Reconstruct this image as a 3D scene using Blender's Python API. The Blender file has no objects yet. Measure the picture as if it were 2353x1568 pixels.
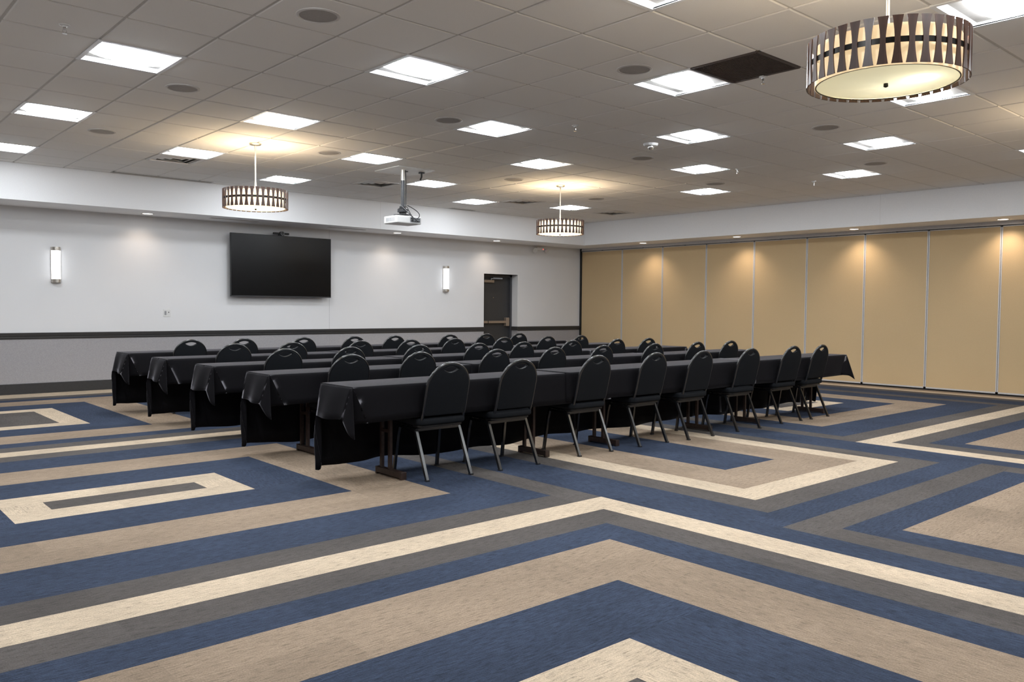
import bpy, bmesh, math, random
from mathutils import Vector, Matrix
random.seed(7)
S = bpy.context.scene
COL = S.collection
PI = math.pi

# ------------------------------------------------------------------ camera, world, exposure
EYE = 1.3192
cam_d = bpy.data.cameras.new('camera')
cam = bpy.data.objects.new('camera', cam_d)
COL.objects.link(cam)
right = Vector((0.74976, -0.66166, 0.00806))
down = Vector((-0.02102, -0.03600, -0.99913))
fwd = Vector((0.66138, 0.74893, -0.04090))
fwd.normalize()
right = (right - fwd * right.dot(fwd)).normalized()
up = right.cross(fwd)
cam.matrix_world = Matrix(((right.x, up.x, -fwd.x, 0), (right.y, up.y, -fwd.y, 0),
                           (right.z, up.z, -fwd.z, EYE), (0, 0, 0, 1)))
cam_d.sensor_fit = 'HORIZONTAL'
cam_d.sensor_width = 36.0
cam_d.lens = 36.0 * 1892.83 / 2353.0
cam_d.clip_start = 0.05
S.camera = cam
S.view_settings.view_transform = 'Standard'
S.view_settings.look = 'None'
S.view_settings.gamma = 1.0
S.view_settings.use_curve_mapping = False
S.view_settings.exposure = 0.16
LENS_E = 46.0          # radiance of a ceiling light's lens
PEND_E = 3.0           # pendant shade
CAN_W = 26.0           # soffit downlight
SCONCE_E = 2.6
w = bpy.data.worlds.new('world')
S.world = w
w.use_nodes = True
w.node_tree.nodes['Background'].inputs[0].default_value = (0.5, 0.5, 0.5, 1)
w.node_tree.nodes['Background'].inputs[1].default_value = 0.0

# ------------------------------------------------------------------ dimensions
ZC = 3.2107            # ceiling
ZS = 2.715             # underside of the soffits
YS, XS = 12.80, 13.45  # soffit faces
YW, XW = 13.65, 14.20  # back wall, partition face
XR = 14.34             # room's right limit behind the partition
XL, YN = -2.6, -7.2    # left and near walls
TS = 0.6096
GX, GY = 1.73366, 6.45483
U = 0.25
CX0, CY0 = 0.00694, -0.01054


# ------------------------------------------------------------------ materials
def srgb(r, g, b):
    f = lambda c: (c / 255) / 12.92 if c <= 10 else (((c / 255) + 0.055) / 1.055) ** 2.4
    return (f(r), f(g), f(b), 1)


class NT:
    def __init__(self, name):
        self.m = bpy.data.materials.new(name)
        self.m.use_nodes = True
        self.t = self.m.node_tree
        self.b = self.t.nodes['Principled BSDF']

    def n(self, typ, **kw):
        x = self.t.nodes.new(typ)
        for k, v in kw.items():
            if k[0] == '_':
                x.inputs[k[1:].replace('_', ' ')].default_value = v
            else:
                setattr(x, k, v)
        return x

    def l(self, a, b):
        self.t.links.new(a, b)

    def noise(self, scale, vec=None, detail=2.0, rough=0.5):
        x = self.n('ShaderNodeTexNoise')
        x.inputs['Scale'].default_value = scale
        x.inputs['Detail'].default_value = detail
        x.inputs['Roughness'].default_value = rough
        if vec is not None:
            self.l(vec, x.inputs['Vector'])
        return x.outputs['Fac']

    def coords(self, scale=(1, 1, 1), which='Object'):
        c = self.n('ShaderNodeTexCoord')
        mp = self.n('ShaderNodeMapping')
        mp.inputs['Scale'].default_value = scale
        self.l(c.outputs[which], mp.inputs['Vector'])
        return mp.outputs['Vector']

    def ramp(self, fac, stops):
        r = self.n('ShaderNodeValToRGB')
        e = r.color_ramp.elements
        while len(e) < len(stops):
            e.new(0.5)
        for el, (p, c) in zip(e, stops):
            el.position = p
            el.color = c
        self.l(fac, r.inputs['Fac'])
        return r.outputs['Color']

    def mix(self, a, b, fac, mode='MIX'):
        x = self.n('ShaderNodeMix', data_type='RGBA', blend_type=mode)
        for i, v in ((6, a), (7, b)):
            if isinstance(v, tuple):
                x.inputs[i].default_value = v
            else:
                self.l(v, x.inputs[i])
        if isinstance(fac, (int, float)):
            x.inputs[0].default_value = fac
        else:
            self.l(fac, x.inputs[0])
        return x.outputs[2]

    def bump(self, h, strength, dist=0.002):
        x = self.n('ShaderNodeBump')
        x.inputs['Strength'].default_value = strength
        x.inputs['Distance'].default_value = dist
        self.l(h, x.inputs['Height'])
        self.l(x.outputs['Normal'], self.b.inputs['Normal'])

    def set(self, col=None, rough=0.5, metal=0.0, spec=0.5, **kw):
        if col is not None:
            if isinstance(col, tuple):
                self.b.inputs['Base Color'].default_value = col
            else:
                self.l(col, self.b.inputs['Base Color'])
        self.b.inputs['Roughness'].default_value = rough
        self.b.inputs['Metallic'].default_value = metal
        self.b.inputs['Specular IOR Level'].default_value = spec
        for k, v in kw.items():
            self.b.inputs[k.replace('_', ' ')].default_value = v
        return self.m


def flat(name, col, rough=0.5, metal=0.0, spec=0.5, noise=0.06, scale=40.0, bump=0.0):
    t = NT(name)
    v = t.coords()
    f = t.noise(scale, v, 3)
    c2 = tuple(min(1, c * (1 - 2 * noise)) for c in col[:3]) + (1,)
    c3 = tuple(min(1, c * (1 + 2 * noise)) for c in col[:3]) + (1,)
    c = t.ramp(f, [(0.3, c2), (0.7, c3)])
    if bump:
        t.bump(f, bump)
    return t.set(c, rough, metal, spec)


def glow(name, col, strength, base=(0.8, 0.8, 0.8, 1)):
    t = NT(name)
    t.set(base, 0.4)
    t.b.inputs['Emission Color'].default_value = col
    t.b.inputs['Emission Strength'].default_value = strength
    return t.m


def carpet(name, c_lo, c_mid, c_hi, axis):
    """loop pile with flecks drawn out along the strip; planks of slightly different dye lots"""
    t = NT(name)
    v = t.coords((1, 1, 1))
    st = t.coords((17, 105, 20) if axis == 'x' else (105, 17, 20))
    fl = t.noise(1.0, st, 4, 0.62)
    st2 = t.coords((2.4, 13, 6) if axis == 'x' else (13, 2.4, 6))
    f2 = t.noise(1.0, st2, 3, 0.6)
    fine = t.noise(160, v, 2, 0.6)
    patch = t.noise(1.6, v, 2, 0.5)
    c = t.ramp(fl, [(0.27, c_lo), (0.45, c_mid), (0.80, c_hi)])
    dark = tuple(x * 0.78 for x in c_mid[:3]) + (1,)
    c = t.mix(c, dark, t.ramp(f2, [(0.45, (0, 0, 0, 1)), (0.8, (0.55, 0.55, 0.55, 1))]))
    c = t.mix(c, t.ramp(fine, [(0.3, (0.72, 0.72, 0.72, 1)), (0.7, (1.22, 1.22, 1.22, 1))]), 0.75, 'MULTIPLY')
    c = t.mix(c, t.ramp(patch, [(0.3, (0.88, 0.88, 0.88, 1)), (0.7, (1.1, 1.1, 1.1, 1))]), 0.8, 'MULTIPLY')
    br = t.n('ShaderNodeTexBrick')
    br.offset = 0.37
    br.inputs['Color1'].default_value = (0.86, 0.86, 0.86, 1)
    br.inputs['Color2'].default_value = (1.08, 1.08, 1.08, 1)
    br.inputs['Mortar'].default_value = (0.95, 0.95, 0.95, 1)
    br.inputs['Scale'].default_value = 1.0
    br.inputs['Mortar Size'].default_value = 0.0
    br.inputs['Brick Width'].default_value = 1.0
    br.inputs['Row Height'].default_value = 0.25
    mp = t.n('ShaderNodeMapping')
    tc = t.n('ShaderNodeTexCoord')
    t.l(tc.outputs['Object'], mp.inputs['Vector'])
    mp.inputs['Location'].default_value = (-CX0, -CY0 - 0.125, 0)
    if axis == 'y':
        mp.inputs['Rotation'].default_value = (0, 0, PI / 2)
    t.l(mp.outputs['Vector'], br.inputs['Vector'])
    c = t.mix(c, br.outputs['Color'], 0.7, 'MULTIPLY')
    t.bump(fine, 0.6, 0.004)
    return t.set(c, 0.95, 0, 0.15)


def k(col, f):
    return tuple(min(1, x * f) for x in col[:3]) + (1,)


CARPET = {}
for nm, col in dict(blue=(0.0345, 0.0465, 0.0765, 1), tan=(0.288, 0.219, 0.158, 1), cream=(0.535, 0.432, 0.318, 1),
                    grey=(0.094, 0.084, 0.078, 1)).items():
    for ax in 'xy':
        CARPET[nm, ax] = carpet('carpet_%s_%s' % (nm, ax), k(col, 0.46), k(col, 1.0), k(col, 1.75 if nm == 'blue' else 1.38), ax)

M = {}
t = NT('ceiling_tile')
v = t.coords()
f = t.noise(260, v, 3, 0.7)
t.bump(f, 0.35, 0.002)
M['tile'] = t.set(t.ramp(f, [(0.35, (0.86, 0.845, 0.82, 1)), (0.6, (0.93, 0.915, 0.89, 1))]), 0.9, 0, 0.2)
M['grid'] = flat('ceiling_grid', (0.62, 0.60, 0.57, 1), 0.5, noise=0.02)
t = NT('wall_vinyl')
v = t.coords((1, 1, 1))
f = t.noise(320, v, 3, 0.7)
f2 = t.noise(1.2, v, 2)
c = t.ramp(f, [(0.3, (0.78, 0.78, 0.79, 1)), (0.7, (0.83, 0.83, 0.84, 1))])
c = t.mix(c, t.ramp(f2, [(0.3, (0.97, 0.97, 0.97, 1)), (0.7, (1, 1, 1, 1))]), 1.0, 'MULTIPLY')
t.bump(f, 0.25, 0.002)
M['wall'] = t.set(c, 0.65, 0, 0.3)
t = NT('wainscot_vinyl')
v = t.coords((1, 1, 1))
f = t.noise(150, v, 4, 0.8)
t.bump(f, 0.3, 0.002)
M['wains'] = t.set(t.ramp(f, [(0.3, (0.29, 0.28, 0.29, 1)), (0.7, (0.47, 0.455, 0.465, 1))]), 0.7, 0, 0.3)
M['soffit'] = flat('soffit_paint', (0.91, 0.91, 0.92, 1), 0.7, noise=0.01, scale=90)
M['rail'] = flat('charcoal_rail', (0.050, 0.048, 0.047, 1), 0.38, noise=0.05)
M['base'] = flat('charcoal_base', (0.030, 0.029, 0.029, 1), 0.55, noise=0.05)
M['black_trim'] = flat('black_jamb', (0.012, 0.013, 0.012, 1), 0.6)
t = NT('partition_fabric')
v = t.coords()
f = t.noise(190, v, 3, 0.75)
f2 = t.noise(0.9, v, 2)
c = t.ramp(f, [(0.3, (0.585, 0.435, 0.250, 1)), (0.7, (0.695, 0.52, 0.305, 1))])
c = t.mix(c, t.ramp(f2, [(0.3, (0.96, 0.96, 0.96, 1)), (0.7, (1, 1, 1, 1))]), 1.0, 'MULTIPLY')
t.bump(f, 0.35, 0.002)
M['panel'] = t.set(c, 0.85, 0, 0.2)
M['alu'] = flat('pale_aluminium', (0.62, 0.61, 0.61, 1), 0.45, 0.15, noise=0.02)
M['door'] = flat('door_charcoal', (0.040, 0.040, 0.042, 1), 0.45, noise=0.04)
M['doorframe'] = flat('door_frame_charcoal', (0.055, 0.055, 0.062, 1), 0.4, noise=0.03)
M['bronze'] = flat('satin_bronze', (0.36, 0.29, 0.23, 1), 0.4, 0.55, noise=0.03)
M['nickel'] = flat('brushed_nickel', (0.56, 0.52, 0.47, 1), 0.28, 0.9, noise=0.03)
M['palenickel'] = flat('pale_nickel', (0.72, 0.69, 0.64, 1), 0.3, 0.7, noise=0.02)
M['steel'] = flat('chrome', (0.7, 0.7, 0.7, 1), 0.18, 1.0, noise=0.02)
M['white_pl'] = flat('white_plastic', (0.74, 0.74, 0.73, 1), 0.4, noise=0.015)
M['grey_pl'] = flat('grey_plastic', (0.30, 0.31, 0.33, 1), 0.45, noise=0.03)
M['dark_pl'] = flat('dark_plastic', (0.020, 0.021, 0.024, 1), 0.4, noise=0.05)
M['spk'] = flat('speaker_grille', (0.40, 0.385, 0.375, 1), 0.7, noise=0.08, scale=400, bump=0.3)
M['spk_rim'] = flat('speaker_rim', (0.60, 0.575, 0.555, 1), 0.6, noise=0.02)
M['vent'] = flat('vent_metal', (0.74, 0.72, 0.70, 1), 0.5, 0.1, noise=0.02)
M['dark_hole'] = flat('vent_dark', (0.10, 0.092, 0.086, 1), 0.8)
M['egg'] = flat('black_return_grille', (0.105, 0.084, 0.078, 1), 0.7, noise=0.1, scale=300)
M['refl'] = flat('light_reflector_white', (0.86, 0.87, 0.88, 1), 0.5, noise=0.01)
M['lens'] = glow('light_lens', (0.90, 0.95, 1.0, 1), LENS_E, (0.9, 0.9, 0.9, 1))
M['cloth'] = None
t = NT('black_table_linen')
v = t.coords()
f = t.noise(420, v, 3, 0.7)
f2 = t.noise(3, v, 2)
c = t.ramp(f, [(0.3, (0.0046, 0.0043, 0.0054, 1)), (0.7, (0.0098, 0.0092, 0.0112, 1))])
t.bump(f, 0.3, 0.0015)
M['cloth'] = t.set(c, 0.75, 0, 0.09, Sheen_Weight=0.50, Sheen_Roughness=0.24, Sheen_Tint=(0.93, 0.91, 1.0, 1))
t = NT('black_chair_fabric')
v = t.coords()
f = t.noise(300, v, 3, 0.7)
c = t.ramp(f, [(0.3, (0.006, 0.0070, 0.0088, 1)), (0.7, (0.0135, 0.0155, 0.0190, 1))])
t.bump(f, 0.35, 0.0015)
M['chair_fab'] = t.set(c, 0.8, 0, 0.14)
M['chair_metal'] = flat('black_enamel_tube', (0.010, 0.0105, 0.012, 1), 0.22, 0.0, 0.9, noise=0.05)
M['chair_vinyl'] = flat('black_vinyl_edge', (0.012, 0.012, 0.013, 1), 0.38, 0.0, 0.55, noise=0.05)
M['table_leg'] = flat('brown_enamel_leg', (0.040, 0.024, 0.019, 1), 0.42, 0.1, 0.5, noise=0.12)
M['table_top'] = flat('table_laminate', (0.12, 0.08, 0.055, 1), 0.5, noise=0.1)
M['screen'] = flat('tv_screen', (0.0035, 0.0035, 0.0042, 1), 0.22, 0.0, 0.25, noise=0.02)
M['bezel'] = flat('tv_bezel', (0.007, 0.007, 0.008, 1), 0.4, noise=0.02)
M['bezel2'] = flat('tv_chin', (0.045, 0.045, 0.05, 1), 0.4, 0.3, noise=0.02)
M['sconce'] = glow('sconce_glass', (0.97, 0.985, 1.0, 1), SCONCE_E, (0.9, 0.9, 0.9, 1))
M['wing'] = glow('light_side_diffuser', (0.92, 0.95, 1.0, 1), 0.72, (0.85, 0.86, 0.87, 1))
M['can_glow'] = glow('downlight_lens', (1.0, 0.93, 0.84, 1), 6.0)
M['red_led'] = glow('red_indicator', (1.0, 0.02, 0.02, 1), 4.0)
t = NT('walnut_slat')
v = t.coords((60, 60, 4))
f = t.noise(1.0, v, 4, 0.6)
M['walnut'] = t.set(t.ramp(f, [(0.3, (0.034, 0.016, 0.011, 1)), (0.7, (0.105, 0.052, 0.036, 1))]), 0.36, 0, 0.5)
M['band'] = flat('dark_bronze_band', (0.022, 0.020, 0.018, 1), 0.3, 0.7, noise=0.04)
M['shade'] = glow('linen_shade_lit', (1.0, 0.74, 0.42, 1), PEND_E, (0.8, 0.7, 0.5, 1))
M['diff'] = glow('frosted_diffuser_lit', (1.0, 0.82, 0.56, 1), PEND_E * 0.8, (0.8, 0.75, 0.62, 1))
M['shade_dim'] = glow('linen_shade_dim', (1.0, 0.72, 0.40, 1), 0.62, (0.8, 0.68, 0.46, 1))
M['diff_dim'] = glow('frosted_diffuser_dim', (1.0, 0.86, 0.56, 1), 0.42, (0.80, 0.75, 0.58, 1))
t = NT('frosted_glass_diffuser')
t.set((0.82, 0.79, 0.62, 1), 0.2)
t.b.inputs['Emission Color'].default_value = (1.0, 0.95, 0.62, 1)
t.b.inputs['Emission Strength'].default_value = 0.26
tr = t.n('ShaderNodeBsdfTranslucent')
tr.inputs['Color'].default_value = (0.90, 0.98, 0.86, 1)
mx = t.n('ShaderNodeMixShader')
mx.inputs[0].default_value = 0.05
t.l(t.b.outputs[0], mx.inputs[1])
t.l(tr.outputs[0], mx.inputs[2])
t.l(mx.outputs[0], t.t.nodes['Material Output'].inputs['Surface'])
M['diff_dim'] = t.m


# ------------------------------------------------------------------ mesh helpers
class MB:
    def __init__(self):
        self.v = []
        self.f = []

    def add(self, vs, fs):
        o = len(self.v)
        self.v += [tuple(p) for p in vs]
        self.f += [tuple(i + o for i in q) for q in fs]
        return self

    def box(self, x0, y0, z0, x1, y1, z1):
        return self.add([(x0, y0, z0), (x1, y0, z0), (x1, y1, z0), (x0, y1, z0),
                         (x0, y0, z1), (x1, y0, z1), (x1, y1, z1), (x0, y1, z1)],
                        [(3, 2, 1, 0), (4, 5, 6, 7), (0, 1, 5, 4), (1, 2, 6, 5), (2, 3, 7, 6), (3, 0, 4, 7)])

    def prism(self, poly, axis, a, b):
        """poly: 2D points; axis 0/1/2 = extrusion axis"""
        def P(u, q):
            return (u, q[0], q[1]) if axis == 0 else (q[0], u, q[1]) if axis == 1 else (q[0], q[1], u)
        n = len(poly)
        vs = [P(a, q) for q in poly] + [P(b, q) for q in poly]
        fs = [tuple(range(n)), tuple(range(2 * n - 1, n - 1, -1))]
        fs += [(i, i + n, (i + 1) % n + n, (i + 1) % n) for i in range(n)]
        return self.add(vs, fs)

    def tube(self, pts, r, n=8, square=False, closed=False):
        pts = [Vector(p) for p in pts]
        N = len(pts)
        ring = []
        prev = None
        for i, p in enumerate(pts):
            a = pts[(i - 1) % N] if (i > 0 or closed) else p
            b = pts[(i + 1) % N] if (i < N - 1 or closed) else p
            d = (b - a).normalized()
            if prev is None:
                ref = Vector((1, 0, 0)) if abs(d.x) < 0.8 else Vector((0, 1, 0))
                s = d.cross(ref).normalized()
            else:
                s = (prev - d * prev.dot(d)).normalized()
            prev = s
            q = d.cross(s)
            rr = r[i] if isinstance(r, (list, tuple)) else r
            row = []
            m = 4 if square else n
            for j in range(m):
                an = 2 * PI * j / m + (PI / 4 if square else 0)
                k_ = rr * (math.sqrt(2) if square else 1)
                row.append(p + s * (math.cos(an) * k_) + q * (math.sin(an) * k_))
            ring.append(row)
        m = len(ring[0])
        vs = [p for row in ring for p in row]
        fs = []
        for i in range(N if closed else N - 1):
            i2 = (i + 1) % N
            for j in range(m):
                fs.append((i * m + j, i * m + (j + 1) % m, i2 * m + (j + 1) % m, i2 * m + j))
        if not closed:
            fs.append(tuple(range(m - 1, -1, -1)))
            fs.append(tuple((N - 1) * m + j for j in range(m)))
        return self.add(vs, fs)

    def lathe(self, prof, n=24, c=(0, 0, 0), cap=True, arc=None):
        """prof: (r, z) pairs"""
        vs, fs = [], []
        for r, z in prof:
            for j in range(n):
                an = 2 * PI * j / n
                vs.append((c[0] + r * math.cos(an), c[1] + r * math.sin(an), c[2] + z))
        for i in range(len(prof) - 1):
            for j in range(n):
                fs.append((i * n + j, i * n + (j + 1) % n, (i + 1) * n + (j + 1) % n, (i + 1) * n + j))
        if cap:
            fs.append(tuple(range(n - 1, -1, -1)))
            fs.append(tuple((len(prof) - 1) * n + j for j in range(n)))
        return self.add(vs, fs)

    def mesh(self, name, smooth=None):
        me = bpy.data.meshes.new(name)
        me.from_pydata(self.v, [], self.f)
        bm = bmesh.new()
        bm.from_mesh(me)
        bmesh.ops.remove_doubles(bm, verts=bm.verts, dist=1e-5)
        bmesh.ops.recalc_face_normals(bm, faces=bm.faces)
        if smooth is not None:
            for fc in bm.faces:
                fc.smooth = True
            for e in bm.edges:
                if len(e.link_faces) == 2 and e.calc_face_angle(0) > smooth:
                    e.smooth = False
        bm.to_mesh(me)
        bm.free()
        return me

    def build(self, name, mat, parent=None, smooth=None, bevel=0.0, seg=2):
        return put(name, self.mesh(name, smooth), mat, parent, bevel, seg)


def put(name, me, mat, parent=None, bevel=0.0, seg=2):
    if mat is not None:
        me.materials.clear()
        me.materials.append(mat)
    o = bpy.data.objects.new(name, me)
    COL.objects.link(o)
    if parent is not None:
        o.parent = parent
    if bevel:
        b = o.modifiers.new('bevel', 'BEVEL')
        b.width = bevel
        b.segments = seg
        b.limit_method = 'ANGLE'
        b.angle_limit = math.radians(40)
    return o


def tag(o, label=None, cat=None, group=None, kind=None):
    for a, v_ in (('label', label), ('category', cat), ('group', group), ('kind', kind)):
        if v_:
            o[a] = v_
    return o


def thing(name, label, cat, loc, group=None, rz=0.0):
    o = bpy.data.objects.new(name, None)
    o.empty_display_size = 0.1
    COL.objects.link(o)
    o.location = loc
    o.rotation_euler = (0, 0, rz)
    return tag(o, label, cat, group)


def copy_tree(o, parent=None):
    c = o.copy()
    COL.objects.link(c)
    if parent is not None:
        c.parent = parent
    for ch in list(o.children):
        copy_tree(ch, c)
    return c


def struct(o, label=None):
    return tag(o, label, None, None, 'structure')


# ------------------------------------------------------------------ floor and carpet
floor = MB().box(XL - 0.2, YN - 0.2, -0.15, XR + 0.3, YW + 0.7, -0.012).build('floor', M['base'])
struct(floor, 'carpeted floor of nested blue, tan, cream and grey rectangles')


def strip(x0, y0, x1, y1, colour, axis):
    xa, xb = CX0 + U * x0, CX0 + U * x1
    ya, yb = CY0 + U * y0, CY0 + U * y1
    xa, xb = max(xa, XL), min(xb, XR - 0.10)
    ya, yb = max(ya, YN), min(yb, YW + 0.0)
    if xb - xa < 0.01 or yb - ya < 0.01:
        return
    MB().box(xa, ya, -0.012, xb, yb, 0.0).build('carpet_strip', CARPET[colour, axis], floor)


def nest(x0, y0, x1, y1, rings, core):
    """concentric bands; long bands run through, short ones butt between them"""
    for colour, n in rings:
        strip(x0, y0, x1, y0 + n, colour, 'x')
        strip(x0, y1 - n, x1, y1, colour, 'x')
        strip(x0, y0 + n, x0 + n, y1 - n, colour, 'y')
        strip(x1 - n, y0 + n, x1, y1 - n, colour, 'y')
        x0, y0, x1, y1 = x0 + n, y0 + n, x1 - n, y1 - n
    strip(x0, y0, x1, y1, core, 'x' if x1 - x0 > y1 - y0 else 'y')


RF = [('cream', 1), ('grey', 1), ('blue', 1), ('tan', 2), ('blue', 2), ('cream', 1)]
RL = [('grey', 1), ('blue', 2), ('tan', 2), ('blue', 2), ('cream', 1)]
RM = [('blue', 1), ('grey', 1), ('cream', 1), ('tan', 2)]
RR = [('grey', 1), ('blue', 1), ('tan', 2)]
for a in (-3, 32):
    nest(a, -22.5, a + 20, -5.5, RL, 'grey')
    nest(a, -5.5, a + 20, 15.5, RF, 'grey')
    nest(a, 15.5, a + 20, 32.5, RL, 'grey')
    nest(a, 32.5, a + 20, 53.5, RF, 'grey')
    strip(a, 53.5, a + 20, 56, 'cream', 'x')
    strip(a + 20, -29, a + 21, 56, 'blue', 'y')
    strip(a - 1, -29, a, 56, 'blue', 'y')
for a in (18, 53):
    nest(a, -27.5, a + 13, -0.5, RM, 'blue')
    nest(a, -0.5, a + 13, 10.5, RR, 'blue')
    nest(a, 10.5, a + 13, 37.5, RM, 'blue')
    nest(a, 37.5, a + 13, 48.5, RR, 'blue')
    strip(a, 48.5, a + 13, 56, 'blue', 'x')
strip(-11, -29, -4, 56, 'tan', 'y')
for a in (-3, 32):
    strip(a, -29, a + 20, -22.5, 'tan', 'x')
strip(18, -29, 31, -27.5, 'grey', 'x')
strip(53, -29, 66, -27.5, 'grey', 'x')

# ------------------------------------------------------------------ walls
OX0, OX1, OZ, OD = 11.24, 12.21, 2.034, 0.24      # door recess


def wall_piece(mb, z0, z1):
    mb.box(XL, YW, z0, OX0, YW + 0.5, z1)
    mb.box(OX1, YW, z0, XR + 0.1, YW + 0.5, z1)


RZ0, RZ1 = 0.80, 0.892     # chair rail
mb = MB()
mb.box(XL, YW, RZ0, OX0, YW + 0.5, OZ)
mb.box(OX1, YW, RZ0, XR + 0.1, YW + 0.5, OZ)
mb.box(XL, YW, OZ, XR + 0.1, YW + 0.5, ZC + 0.1)
wall_back = struct(mb.build('wall_back', M['wall']), 'white vinyl wall behind the tables')
mb = MB()
wall_piece(mb, -0.05, RZ0)
mb.build('wainscot', M['wains'], wall_back)
mb = MB()
mb.box(7.545, YW - 0.0012, 0.0, 7.5485, YW + 0.01, ZS)
mb.build('paper_seam', flat('seam_grey', (0.36, 0.36, 0.37, 1), 0.7), wall_back)
RAIL_PROF = [(0.0, RZ0), (-0.010, RZ0), (-0.014, RZ0 + 0.012), (-0.020, RZ0 + 0.018), (-0.020, RZ0 + 0.030),
             (-0.013, RZ0 + 0.034), (-0.022, RZ0 + 0.050), (-0.026, RZ0 + 0.074), (-0.030, RZ0 + 0.080),
             (-0.030, RZ1 - 0.003), (-0.026, RZ1), (0.0, RZ1)]
for i, (a, b) in enumerate(((XL, OX0 - 0.004), (OX1 + 0.004, XR - 0.14))):
    mb = MB().prism([(YW + p, z) for p, z in RAIL_PROF], 0, a, b)
    if i == 1:      # the rail returns into the door recess
        mb.box(OX1 - 0.022, YW - 0.026, RZ0 + 0.01, OX1, YW + OD - 0.05, RZ1)
    struct(mb.build('trim_%d' % (i + 1), M['rail']),
           ['charcoal chair rail along the white wall left of the door', 'charcoal chair rail between door and tan partition'][i])
for i, (a, b) in enumerate(((XL, OX0 - 0.004), (OX1 + 0.004, XR - 0.14))):
    mb = MB().prism([(YW, 0), (YW - 0.013, 0), (YW - 0.013, 0.146), (YW - 0.010, 0.152), (YW, 0.152)], 0, a, b)
    struct(mb.build('baseboard_back' if i == 0 else 'baseboard_back_right', M['base']), 'charcoal baseboard at the foot of the white wall')
# other walls (left, near) out of frame
struct(MB().box(XL - 0.2, YN - 0.2, -0.05, XL, YW + 0.5, ZC + 0.1).build('wall_left', M['wall']), 'plain pale wall beside the viewpoint')
struct(MB().box(XL, YN - 0.2, -0.05, XR + 0.2, YN, ZC + 0.1).build('wall_front', M['wall']), 'plain pale wall behind the viewpoint')

# soffits
mb = MB().box(XL, YS, ZS, XS, YW, ZC + 0.02)
so_b = struct(mb.build('soffit', M['soffit']), 'white dropped soffit above the white wall')
MB().box(8.108, YS - 0.001, ZS, 8.1115, YS + 0.01, ZC).build('paint_seam', M['vent'], so_b)
mb = MB().box(XS, YN, ZS, XR + 0.05, YW, ZC + 0.02)
so_r = struct(mb.build('soffit', M['soffit']), 'white dropped soffit above the tan partition')
MB().box(XS - 0.001, 6.17, ZS, XS + 0.01, 6.174, ZC).build('paint_seam', M['vent'], so_r)

# operable partition
wall_right = thing('wall_right', 'tan fabric folding partition wall', None, (XW, 0, 0))
wall_right['kind'] = 'structure'
PZ0, PZ1 = 0.028, 2.645
seams = [13.62, 12.345, 11.205, 10.08, 8.965, 7.86, 6.768, 5.70, 4.61, 3.50, 2.40, 1.29, 0.18, -0.93, -2.04, -3.15, -4.26, -5.37, -6.48, -7.19]
for a, b in zip(seams[1:], seams[:-1]):
    first = b == seams[0]
    o = MB().box(0.006, a + 0.012, PZ0 + 0.022, 0.09, b - 0.012, PZ1 - 0.012).build('partition_panel', M['panel'], wall_right, bevel=0.003)
    e = MB()
    e.box(0.0, a + 0.0035, PZ0, 0.08, a + 0.0195, PZ1)
    if not first:
        e.box(0.0, b - 0.0195, PZ0, 0.08, b - 0.0035, PZ1)
    e.box(0.0, a + 0.0035, PZ0, 0.08, b - 0.0035, PZ0 + 0.024)
    e.box(0.0, a + 0.0035, PZ1 - 0.014, 0.08, b - 0.0035, PZ1)
    e.build('edge_trim', M['alu'], o)
    # trolley hanger in the track slot
    MB().box(0.02, (a + b) / 2 - 0.012, PZ1, 0.05, (a + b) / 2 + 0.012, PZ1 + 0.05).build('hanger', M['dark_pl'], o)
MB().box(0.03, YN, -0.005, 0.06, YW - 0.02, PZ0).build('bottom_seal', M['dark_pl'], wall_right)
mb = MB()
mb.box(-0.030, YN, PZ1 + 0.012, 0.012, YW - 0.06, PZ1 + 0.030)
mb.box(-0.020, YN, PZ1 + 0.030, 0.012, YW - 0.06, ZS)
mb.box(0.06, YN, PZ1 + 0.012, 0.12, YW - 0.06, ZS)
mb.build('track', M['alu'], wall_right)
MB().box(-0.012, YW - 0.055, 0.0, 0.13, YW, ZS).build('jamb', M['black_trim'], wall_right)
MB().box(0.10, YN, -0.02, 0.14, YW, ZS).build('backing', M['dark_pl'], wall_right)

# ------------------------------------------------------------------ ceiling
ceiling = struct(MB().box(XL, YN, ZC + 0.022, XS + 0.1, YS + 0.1, ZC + 0.12).build('ceiling', M['grid']), 'suspended grid ceiling of square grey tiles')
LIGHTS = [(0, 0), (3, -2), (6, -4), (0, 4), (3, 2), (6, 0), (9, -2), (12, -4), (0, 8), (3, 6), (6, 4), (9, 2), (12, 0), (15, -2),
          (6, 8), (9, 6), (12, 8), (15, 7), (15, 2), (3, -6), (6, -8), (9, -6), (15, -6)]
EXTRA = [(0, -4), (0, -8), (3, -10), (9, -10), (-3, 2), (-3, -2), (-3, -6), (6, -14), (12, -14), (0, -14), (15, -10)]  # unseen repeats of the ceiling light, added to brighten the room
VENTS = [(3, 7), (8, 7), (13, 7), (17, 7)]
GRILLE = (6, -5)
used = set(LIGHTS) | set(EXTRA) | set(VENTS) | {GRILLE}
i0, i1 = int(math.floor((XL - GX) / TS)), int(math.ceil((XS - GX) / TS))
j0, j1 = int(math.floor((YN - GY) / TS)), int(math.ceil((YS - GY) / TS))
g = 0.010
tiles = []
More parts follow.
